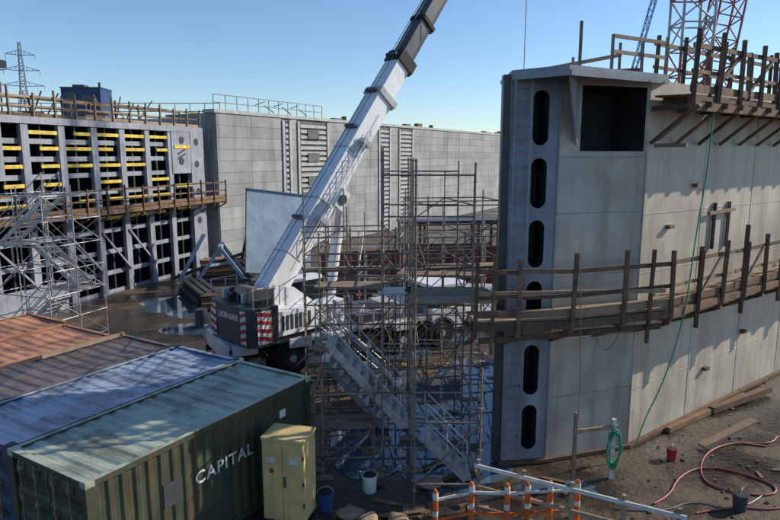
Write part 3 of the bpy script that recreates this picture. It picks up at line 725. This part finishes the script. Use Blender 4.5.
# ------------------------------------------------------------------ foreground rail & orange/white posts
b=MB()
for i in range(5):
    f=i/4; x=2.0+3.7*f; y=13.0-1.8*f
    b.beam((x,y,0),(x,y,1.35-.1*f),.08,.08,M_wood)
b.beam((1.9,12.98,1.22),(5.8,11.1,1.1),.04,.085,M_label); b.beam((1.9,12.98,.72),(5.8,11.1,.62),.04,.08,M_wood); b.beam((1.9,13.0,.2),(5.8,11.1,.15),.04,.1,M_wood)
b.done('guard_rail')
b=MB(); pts_=[(.95,11.95),(1.75,12.25),(2.5,12.2),(2.95,12.25),(3.45,12.3),(4.05,12.35)]
for (x,y) in pts_:
    b.prism([(x+.14*math.cos(k*math.pi/6),y+.14*math.sin(k*math.pi/6)) for k in range(12)],0,.04,M_black)
    b.cyl((x,y,.04),(x,y,.62),.06,M_orange,14); b.cyl((x,y,.62),(x,y,.74),.062,M_label,14); b.cyl((x,y,.74),(x,y,1.0),.06,M_orange,14); b.cyl((x,y,1.0),(x,y,1.14),.062,M_label,14); b.cyl((x,y,1.14),(x,y,1.22),.055,M_orange,14,.03)
for i in range(5):
    a=pts_[i];c=pts_[i+1]
    for z in(.5,.98): b.beam((a[0],a[1],z),(c[0],c[1],z),.03,.06,M_label if z>.6 else M_orange)
b.done('safety_barrier')
b=MB(); b.beam((5.6,14.6,0),(5.6,14.6,1.6),.1,.1,M_label); b.beam((4.55,14.3,0),(4.55,14.3,1.9),.08,.08,M_wood); b.beam((4.5,14.3,1.4),(5.7,14.6,1.4),.05,.1,M_wood)
b.done('timber_post')
pts=[]
for i in range(60):
    a=i*.7; pts.append((5.6+.17*math.cos(a)+R.uniform(-.05,.05),14.5-.05*math.sin(i*1.7),.85+(.5+.08*math.sin(i*.9))*math.sin(a)))
hose('green_hose_coil',pts,.017,M_ghose)
def ghose(name,pts,r,m): hose(name,[(x,y,r+.005) for x,y in pts],r,m)
ghose('red_hose',[(6.2,13.4),(6.7,13.7),(7.3,14.6),(8.2,15.2),(9.0,14.9),(9.6,14.2),(9.2,13.7),(8.2,13.9),(7.8,14.5),(8.6,15.9),(9.8,16.6),(10.8,16.4),(11.5,17.2),(12,16.5)],.025,M_rhose)
ghose('red_hose',[(7,13.0),(7.9,13.3),(8.9,13.1),(9.8,13.6),(10.5,14.4),(10.0,15.0),(11.2,15.4),(12.5,15.2)],.022,M_rhose)
ghose('air_hose',[(5.2,13.2),(6.2,13.0),(7.2,13.6),(8.0,13.0),(9,13.8)],.015,M_cable)
def bucket(x,y,m,s=1):
    b=MB(frame(x,y,0,R.uniform(0,90)));n=18
    b.cyl((0,0,0),(0,0,.36*s),.13*s,m,n,.16*s); b.cyl((0,0,.33*s),(0,0,.355*s),.17*s,m,n,.17*s); b.cyl((0,0,.361*s),(0,0,.364*s),.14*s,M_black,n)
    for i in range(8):
        a0=math.pi*i/8;a1=math.pi*(i+1)/8
        b.cyl((.17*s*math.cos(a0),-.02,.33*s+.16*s*math.sin(a0)),(.17*s*math.cos(a1),-.02,.33*s+.16*s*math.sin(a1)),.006,M_galv)
    b.done('bucket')
bucket(7.6,15.6,M_red,.9); bucket(-1.5,13.2,M_bluebox,1.2); bucket(-.5,14.0,M_label,1.2); bucket(8.1,13.2,M_dgrey,1.1)
b=MB(); b.beam((8.7,16.2,.1),(10.6,17.0,.5),.25,.06,M_wood); b.beam((10.2,18.6,.12),(13.0,20.2,.2),.2,.2,M_rust); b.beam((8.2,17.2,.1),(12,19.9,.1),.15,.15,M_rust)
for i in range(16):
    x=R.uniform(-1.5,5);y=R.uniform(12.8,15); a=R.uniform(0,3.1); l=R.uniform(.3,1.2)
    b.beam((x,y,.03+i*.003),(x+l*math.cos(a),y+l*math.sin(a)*.5,.035+i*.003),.1,.04,M_rust)
for i in range(5):
    x=R.uniform(7,13);y=R.uniform(13.2,15)+ (x-7)*.5; a=R.uniform(0,3.1); l=R.uniform(.2,.7)
    b.beam((x,y,.02+i*.002),(x+l*math.cos(a),y+l*math.sin(a)*.5,.025+i*.002),.08,.03,M_rust)
b.done('loose_timber')
for i,(x,y) in enumerate(((-.9,12.9),(-.5,12.6),(.2,12.6),(1.0,14.2))):
    bm=bmesh.new(); bmesh.ops.create_icosphere(bm,subdivisions=3,radius=1)
    for v in bm.verts:
        v.co=Vector((v.co.x*.33*(1+.1*math.sin(v.co.y*5+i)),v.co.y*.22*(1+.12*math.cos(v.co.x*6)),max(-.0,v.co.z*.12+.09)))
    for f in bm.faces:f.smooth=True
    me=bpy.data.meshes.new('sandbag');bm.to_mesh(me);bm.free(); me.materials.append(M_wood)
    o=bpy.data.objects.new('sandbag',me);scene.collection.objects.link(o);o.location=(x,y,0);o.rotation_euler=(0,0,i*1.1)

# ------------------------------------------------------------------ lattice cranes, pylon
def lattice(b,p,q,w0,w1,m,seg,m2=None,r=.06):
    p=Vector(p);q=Vector(q);d=(q-p).normalized(); up=Vector((0,0,1)) if abs(d.z)<.9 else Vector((1,0,0))
    a=d.cross(up).normalized(); c=a.cross(d).normalized()
    cor=[(-1,-1),(1,-1),(1,1),(-1,1)]
    def pt(t,k): w_=w0+(w1-w0)*t; return p.lerp(q,t)+a*cor[k][0]*w_/2+c*cor[k][1]*w_/2
    for s in range(seg):
        t0=s/seg;t1=(s+1)/seg; mm=m if (m2 is None or s%4<2) else m2
        for k in range(4):
            b.cyl(pt(t0,k),pt(t1,k),r,mm); k2=(k+1)%4
            b.cyl(pt(t0,k),pt(t0,k2),r*.6,mm)
            if s%2: b.cyl(pt(t0,k),pt(t1,k2),r*.6,mm)
            else: b.cyl(pt(t0,k2),pt(t1,k),r*.6,mm)
b=MB(); lattice(b,(16.7,36,0),(16.7,36,36),1.7,1.7,M_redw,26,M_whited,r=.08); b.done('lattice_crane_mast')
b=MB(); lattice(b,(20.6,45,0),(29,50,42),1.9,1.6,M_redw,26,r=.08); b.done('lattice_crane_boom')
b=MB(); lattice(b,(16.6,45,12),(23.4,47,38),.3,.3,M_bluep,30,r=.03); b.beam((16.6,45,0),(16.6,45,12),.5,.5,M_bluep); b.done('lattice_crane_boom')
b=MB(); b.cyl((6.25,30,0),(6.25,30,40),.02,M_cable); b.cyl((24,40,0),(27.5,41,40),.03,M_cable); b.done('crane_hoist_rope')
b=MB(frame(-172,300,0,20))
lattice(b,(0,0,0),(0,0,38),12,2.6,M_tower,8,r=.24); lattice(b,(0,0,38),(0,0,60),2.6,1.0,M_tower,7,r=.17)
for z,l in((40,9),(47,7.5),(54,6)):
    for s in(-1,1):
        b.cyl((0,0,z),(s*l,0,z+.4),.16,M_tower); b.cyl((0,0,z+2.4),(s*l,0,z+.4),.14,M_tower); b.cyl((s*l,0,z+.4),(s*l,0,z-2),.1,M_tower)
        for f in(.3,.6): b.cyl((s*l*f,0,z+.1),(s*l*f,0,z+2.4*(1-f)+.4*f),.1,M_tower)
b.done('transmission_tower')
print('done')
